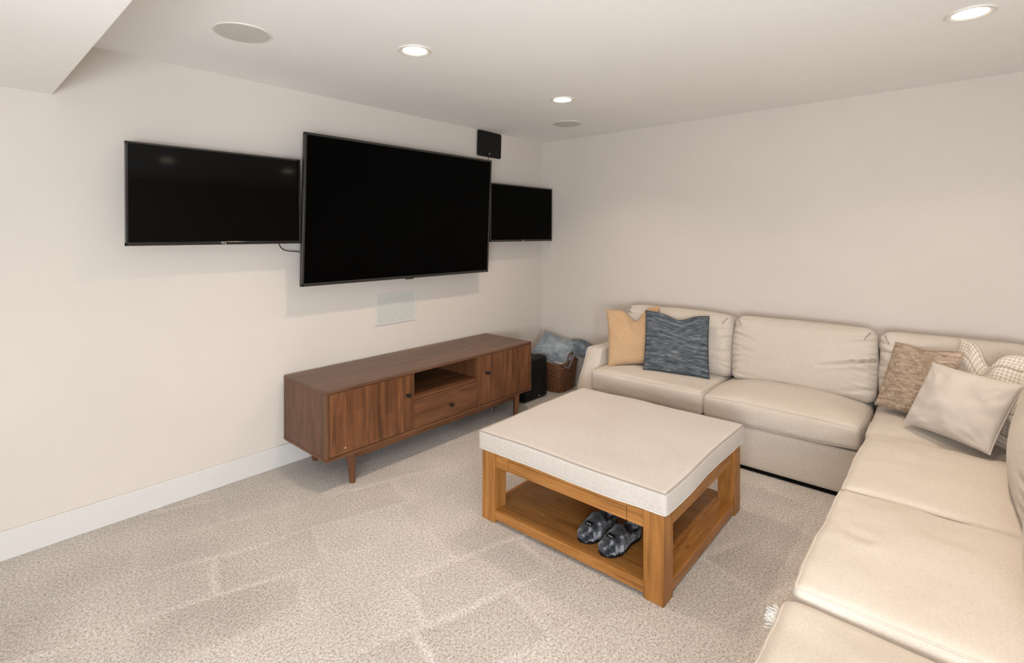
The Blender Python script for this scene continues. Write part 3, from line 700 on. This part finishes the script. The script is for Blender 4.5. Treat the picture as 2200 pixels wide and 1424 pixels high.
# back cushions
def backc(cx, cy, cz, w, h, t, lean, facing, seed, cr, sg=1):
    """facing: rotation about z, 0 faces -x"""
    c = Cushion(t, w, h, 0.055, 0.018, 0.0, 0.055, 0.012, creases(cr+gathers(int(seed*7)), 1, 2, 0, -1), 56, seed, 0.0055); bm = c.mesh()
    o = obj('back_cushion', bm, 'linen', sf, angle=70)
    o.location = (cx-so[0], cy-so[1], cz); o.rotation_euler = Matrix.Rotation(facing, 3, 'Z').to_3x3().__matmul__(Matrix.Rotation(lean, 3, 'Y')).to_euler()
    for s in (-1, 1):                 # gathered stitches at the upper corners
        q = []
        for k in range(10):
            p = c.map(Vector((-t/2, s*w/2*(0.955-0.010*k), h/2*(0.97-0.030*k+0.02*math.sin(k*2.1))))); q.append(p+Vector((-0.0015, 0, 0.0015)))
        obj('corner_stitch', tube(q, 0.0020, 5), 'stitch', o)
    return o
lean = math.radians(10)
def gathers(seed):
    rr = random.Random(seed); out = []
    for sd in (-1, 1):
        for k in range(9):
            b0 = 0.92-0.2*k+rr.uniform(-.05, .05); ln = rr.uniform(0.12, 0.42); out.append((sd*0.99, b0, sd*(0.99-ln), b0-rr.uniform(0.02, 0.16)*(1 if b0 > -0.2 else -1), rr.uniform(0.006, 0.013), rr.uniform(0.025, 0.045)))
    return out
CR1 = [(-0.98, 0.55, -0.55, 0.40, 0.008, 0.05), (-0.98, 0.2, -0.6, 0.1, 0.007, 0.05), (-0.98, -0.2, -0.6, -0.2, 0.006, 0.05), (0.98, 0.5, 0.6, 0.3, 0.006, 0.05)]
CR2 = [(-0.98, 0.16, -0.30, -0.16, 0.026, 0.04), (-0.98, 0.62, -0.5, 0.5, 0.007, 0.05), (-0.98, -0.6, -0.6, -0.78, 0.010, 0.05), (0.98, 0.45, 0.6, 0.25, 0.007, 0.05), (0.98, 0.1, 0.6, -0.1, 0.006, 0.05), (0.98, -0.75, 0.5, -0.8, 0.006, 0.05)]
CR3 = [(0.98, 0.55, 0.6, 0.35, 0.010, 0.05), (0.98, 0.15, 0.55, -0.05, 0.009, 0.05), (0.98, -0.2, 0.6, -0.4, 0.006, 0.05)]
backc(-0.265, -1.590, 0.655, 0.860, 0.455, 0.19, lean, 0, 1.0, CR1)
backc(-0.265, -2.465, 0.655, 0.850, 0.455, 0.19, lean, 0, 2.0, CR2)
backc(-0.265, -3.290, 0.645, 0.760, 0.455, 0.19, lean, 0, 3.0, CR3)
backc(-1.330, -3.580, 0.640, 0.780, 0.44, 0.17, lean, -PI/2, 4.0, CR1)
backc(-2.125, -3.580, 0.640, 0.780, 0.44, 0.17, lean, -PI/2, 5.0, CR1)

# ------------------------------------------------------------------ scatter pillows on the sofa
gp = 'scatter pillows on the sofa'
pillow('scatter_pillow', (-0.53, -1.088, 0.868), (-0.33, -1.458, 0.915), (-0.70, -1.21, 0.455), 0.075, 'tan', 'tan felt pillow with a deeply dented top, in the corner by the arm', gp, (0.10, 0.105, 0.30), 0.065, 1.0, wr=0.006)
pillow('scatter_pillow', (-0.52, -1.437, 0.898), (-0.40, -1.888, 0.885), (-0.665, -1.491, 0.475), 0.07, 'blue', 'dark blue streaked woven pillow leaning against the tan one', gp, (0.08, 0.045, 0.40), 0.035, 2.0)
pillow('scatter_pillow', (-0.36, -2.991, 0.843), (-0.60, -3.302, 0.870), (-0.50, -2.902, 0.485), 0.055, 'brown', 'brown streaked woven pillow behind the plain cream one', gp, (0.0, 0.015, 0.5), 0.03, 3.0)
pillow('scatter_pillow', (-0.36, -3.290, 0.905), (-0.66, -3.585, 0.885), (-0.60, -3.20, 0.49), 0.065, 'check', 'checked cotton pillow with dark stripes, at the far right', gp, (-0.12, 0.10, 0.30), 0.05, 4.0, wr=0.007)
pillow('scatter_pillow', (-0.70, -3.179, 0.815), (-0.93, -3.508, 0.808), (-0.775, -3.061, 0.493), 0.065, 'cream', 'plain pale cream pillow lying in front of the brown and checked ones', gp, None, 0.055, 5.0, wr=0.007)

# ------------------------------------------------------------------ basket in the corner
bo = (-0.20, -0.30, 0.0)
bk = thing('wicker_basket', 'brown woven wicker basket in the corner, filled with blankets', 'basket', bo)
def brad(a, hx, hy, p=5.0):
    c, s = abs(math.cos(a)), abs(math.sin(a)); return 1/((c/hx)**p+(s/hy)**p)**(1/p)
def bshell(inner):
    bm = bmesh.new(); na, nz = 132, 40; G = []
    for j in range(nz+1):
        v = j/nz; row = []
        for i in range(na):
            a = 2*PI*i/na; top = 0.262+0.030*abs(math.sin(a))**6+0.012*math.cos(2*a)
            z = 0.004+v*top; r = brad(a, 0.135+0.030*v, 0.170+0.035*v)
            k = 0.0035*math.sin(v*nz*PI*0.5*2/2)*(1 if (i//3) % 2 else -1); r += (-0.012 if inner else k)
            row.append(bm.verts.new((r*math.cos(a), r*math.sin(a), z)))
        G.append(row)
    for j in range(nz):
        for i in range(na):
            q = (G[j][i], G[j][(i+1) % na], G[j+1][(i+1) % na], G[j+1][i]); bm.faces.new(q[::-1] if inner else q)
    bm.faces.new(G[0] if inner else G[0][::-1]); return bm
obj('woven_wall', bshell(False), 'wicker', bk); obj('inner_wall', bshell(True), 'wicker', bk)
rim = bmesh.new()
for ph in (0, PI):
    pts = []
    for i in range(220):
        a = 2*PI*i/220; top = 0.266+0.030*abs(math.sin(a))**6+0.012*math.cos(2*a); r = brad(a, 0.165, 0.205)-0.004
        tw = a*34+ph; pts.append(((r+0.005*math.cos(tw))*math.cos(a), (r+0.005*math.cos(tw))*math.sin(a), top+0.005*math.sin(tw)))
    add_tube(rim, pts, 0.006, 6, True)
obj('braided_rim', rim, 'wicker', bk)
hd = bmesh.new()
for ph in (0, PI):
    pts = []
    for i in range(50):
        u = i/49; a = PI*u; tw = u*40+ph
        pts.append((0.055*math.cos(a)+0.004*math.cos(tw), -0.205, 0.285+0.075*math.sin(a)+0.004*math.sin(tw)))
    add_tube(hd, pts, 0.006, 6)
obj('handle', hd, 'wicker', bk)

def heap(name, fn, mat, label, cat, nu=60, nv=44, group=None, loc=(0, 0, 0)):
    """closed soft body: fn(u,v)->point on a sphere-like surface"""
    bm = bmesh.new(); G = []
    for j in range(nv+1):
        th = PI*j/nv; G.append([bm.verts.new(fn(2*PI*i/nu, th)) for i in range(nu)])
    for j in range(nv):
        for i in range(nu): bm.faces.new((G[j][i], G[j+1][i], G[j+1][(i+1) % nu], G[j][(i+1) % nu]))
    bmesh.ops.remove_doubles(bm, verts=bm.verts, dist=1e-5); bmesh.ops.recalc_face_normals(bm, faces=bm.faces)
    return bm
# folded white striped blanket inside the basket
bl = thing('folded_blanket', 'white folded blanket with thin dark stripes inside the basket', 'blanket', (-0.185, -0.350, 0.240))
for i, (z, s) in enumerate(((0.0, 1.0), (0.032, 0.97), (0.062, 0.92), (0.09, 0.84))):
    c = Cushion(0.235*s, 0.275*s, 0.034, 0.016, 0.006, 0, 0.004, 0.004, None, 16, i, 0.004); o = obj('fold', c.mesh(), 'white_cloth', bl, angle=80); o.location = (0, 0, z)
    pts = [p+Vector((0, 0, 0.0005)) for p in c.rim(2, 1, 16)]; obj('stripe', tube(pts, 0.0028, 5, True), 'grey_cloth', o)
rc = Cushion(0.20, 0.16, 0.03, 0.013, 0.004, 0, 0, 0, None, 14, 9, 0.004)
o = tag(obj('red_cloth', rc.mesh(), 'red', angle=80), 'red folded cloth edge tucked in the basket beside the speaker', 'cloth', None, (-0.245, -0.185, 0.262))
# plush pillow on top
pk = pillow('plush_pillow', (-0.245, -0.225, 0.545), (-0.110, -0.520, 0.442), (-0.405, -0.205, 0.372), 0.080, 'plush', 'pale blue grey plush pillow on top of the basket', None, None, 0.06, 8.0, 44, None, 0.016, 0.5)
def strands(n, fn, ln, r=0.0009):
    bm = bmesh.new()
    for _ in range(n):
        p, d = fn(); d = d.normalized()*random.uniform(ln*0.5, ln); o = d.orthogonal().normalized()*r; s = d.cross(o).normalized()*r
        a, b, c = bm.verts.new(p+o), bm.verts.new(p-o), bm.verts.new(p+s); t = bm.verts.new(p+d+Vector((0, 0, -ln*.15)))
        bm.faces.new((a, b, t)); bm.faces.new((b, c, t)); bm.faces.new((c, a, t))
    return bm
def edge_fur():
    w, h_ = 0.385, 0.285
    k = random.choice((0, 0, 1, 2, 2)); u = random.uniform(-1, 1)
    p = (Vector((u*w/2, random.gauss(0, .008), -h_/2*.97)), Vector((random.gauss(0, .4), -0.5+random.gauss(0, .5), -1))) if k == 0 else \
        (Vector((w/2*.97, random.gauss(0, .008), u*h_/2)), Vector((1, random.gauss(0, .6), random.gauss(0, .4)))) if k == 1 else \
        (Vector((u*w/2, random.gauss(-.05, .012)*(1-u*u)**.5, random.uniform(-1, 1)*h_/2*.9)), Vector((random.gauss(0, .5), -1, random.gauss(-.6, .5))))
    return p
f = obj('fur', strands(2600, edge_fur, 0.022), 'plush', pk); f['kind'] = 'stuff'
# bunched throw behind, with a fringe
def thf(u, v):
    p = Vector((0.075*math.sin(v)*math.cos(u), 0.155*math.sin(v)*math.sin(u), 0.075*math.cos(v)))
    p *= 1+0.22*noise.noise(p*16)+0.10*noise.noise(p*40); p.z += 0.05*(p.y/0.155)*-1*(p.y < 0)*-0.9*0.6; return p
tw = thing('fringed_throw', 'slate blue fringed throw bunched behind the plush pillow', 'blanket', (-0.100, -0.53, 0.400))
obj('bundle', heap('bundle', thf, None, '', ''), 'plushd', tw, angle=180)
def frg():
    y = random.uniform(-0.15, 0.10); x = random.gauss(0.0, .012); return (Vector((x, y, 0.068*(1-(y/0.165)**2)**.5+0.0)), Vector((random.gauss(0, .5), random.gauss(-.35, .4), 1)))
f = obj('fringe', strands(700, frg, 0.032, 0.0013), 'plushd', tw); f['kind'] = 'stuff'
# little things at the basket handle
ty = thing('toy_figure', 'tiny red and yellow plastic toy at the basket handle', 'toy', (-0.13, -0.482, 0.285))
obj('body', lathe([(0.012, 0), (0.017, 0.012), (0.016, 0.026), (0.010, 0.034)], 18), 'redp', ty); obj('head', lathe([(0.006, 0.034), (0.013, 0.042), (0.013, 0.052), (0.005, 0.060)], 18), 'yellow', ty)
tg = thing('fabric_tag', 'small white cloth tag with red print hanging at the basket rim', 'tag', (-0.10, -0.512, 0.335), math.radians(8))
obj('cloth', slab(rrect(0.036, 0.042, 0.003, 3), -0.001, 0.001), 'white_cloth', tg); obj('print', box(-0.008, 0.010, -0.0018, -0.0009, -0.010, 0.006), 'red', tg, smooth=False)
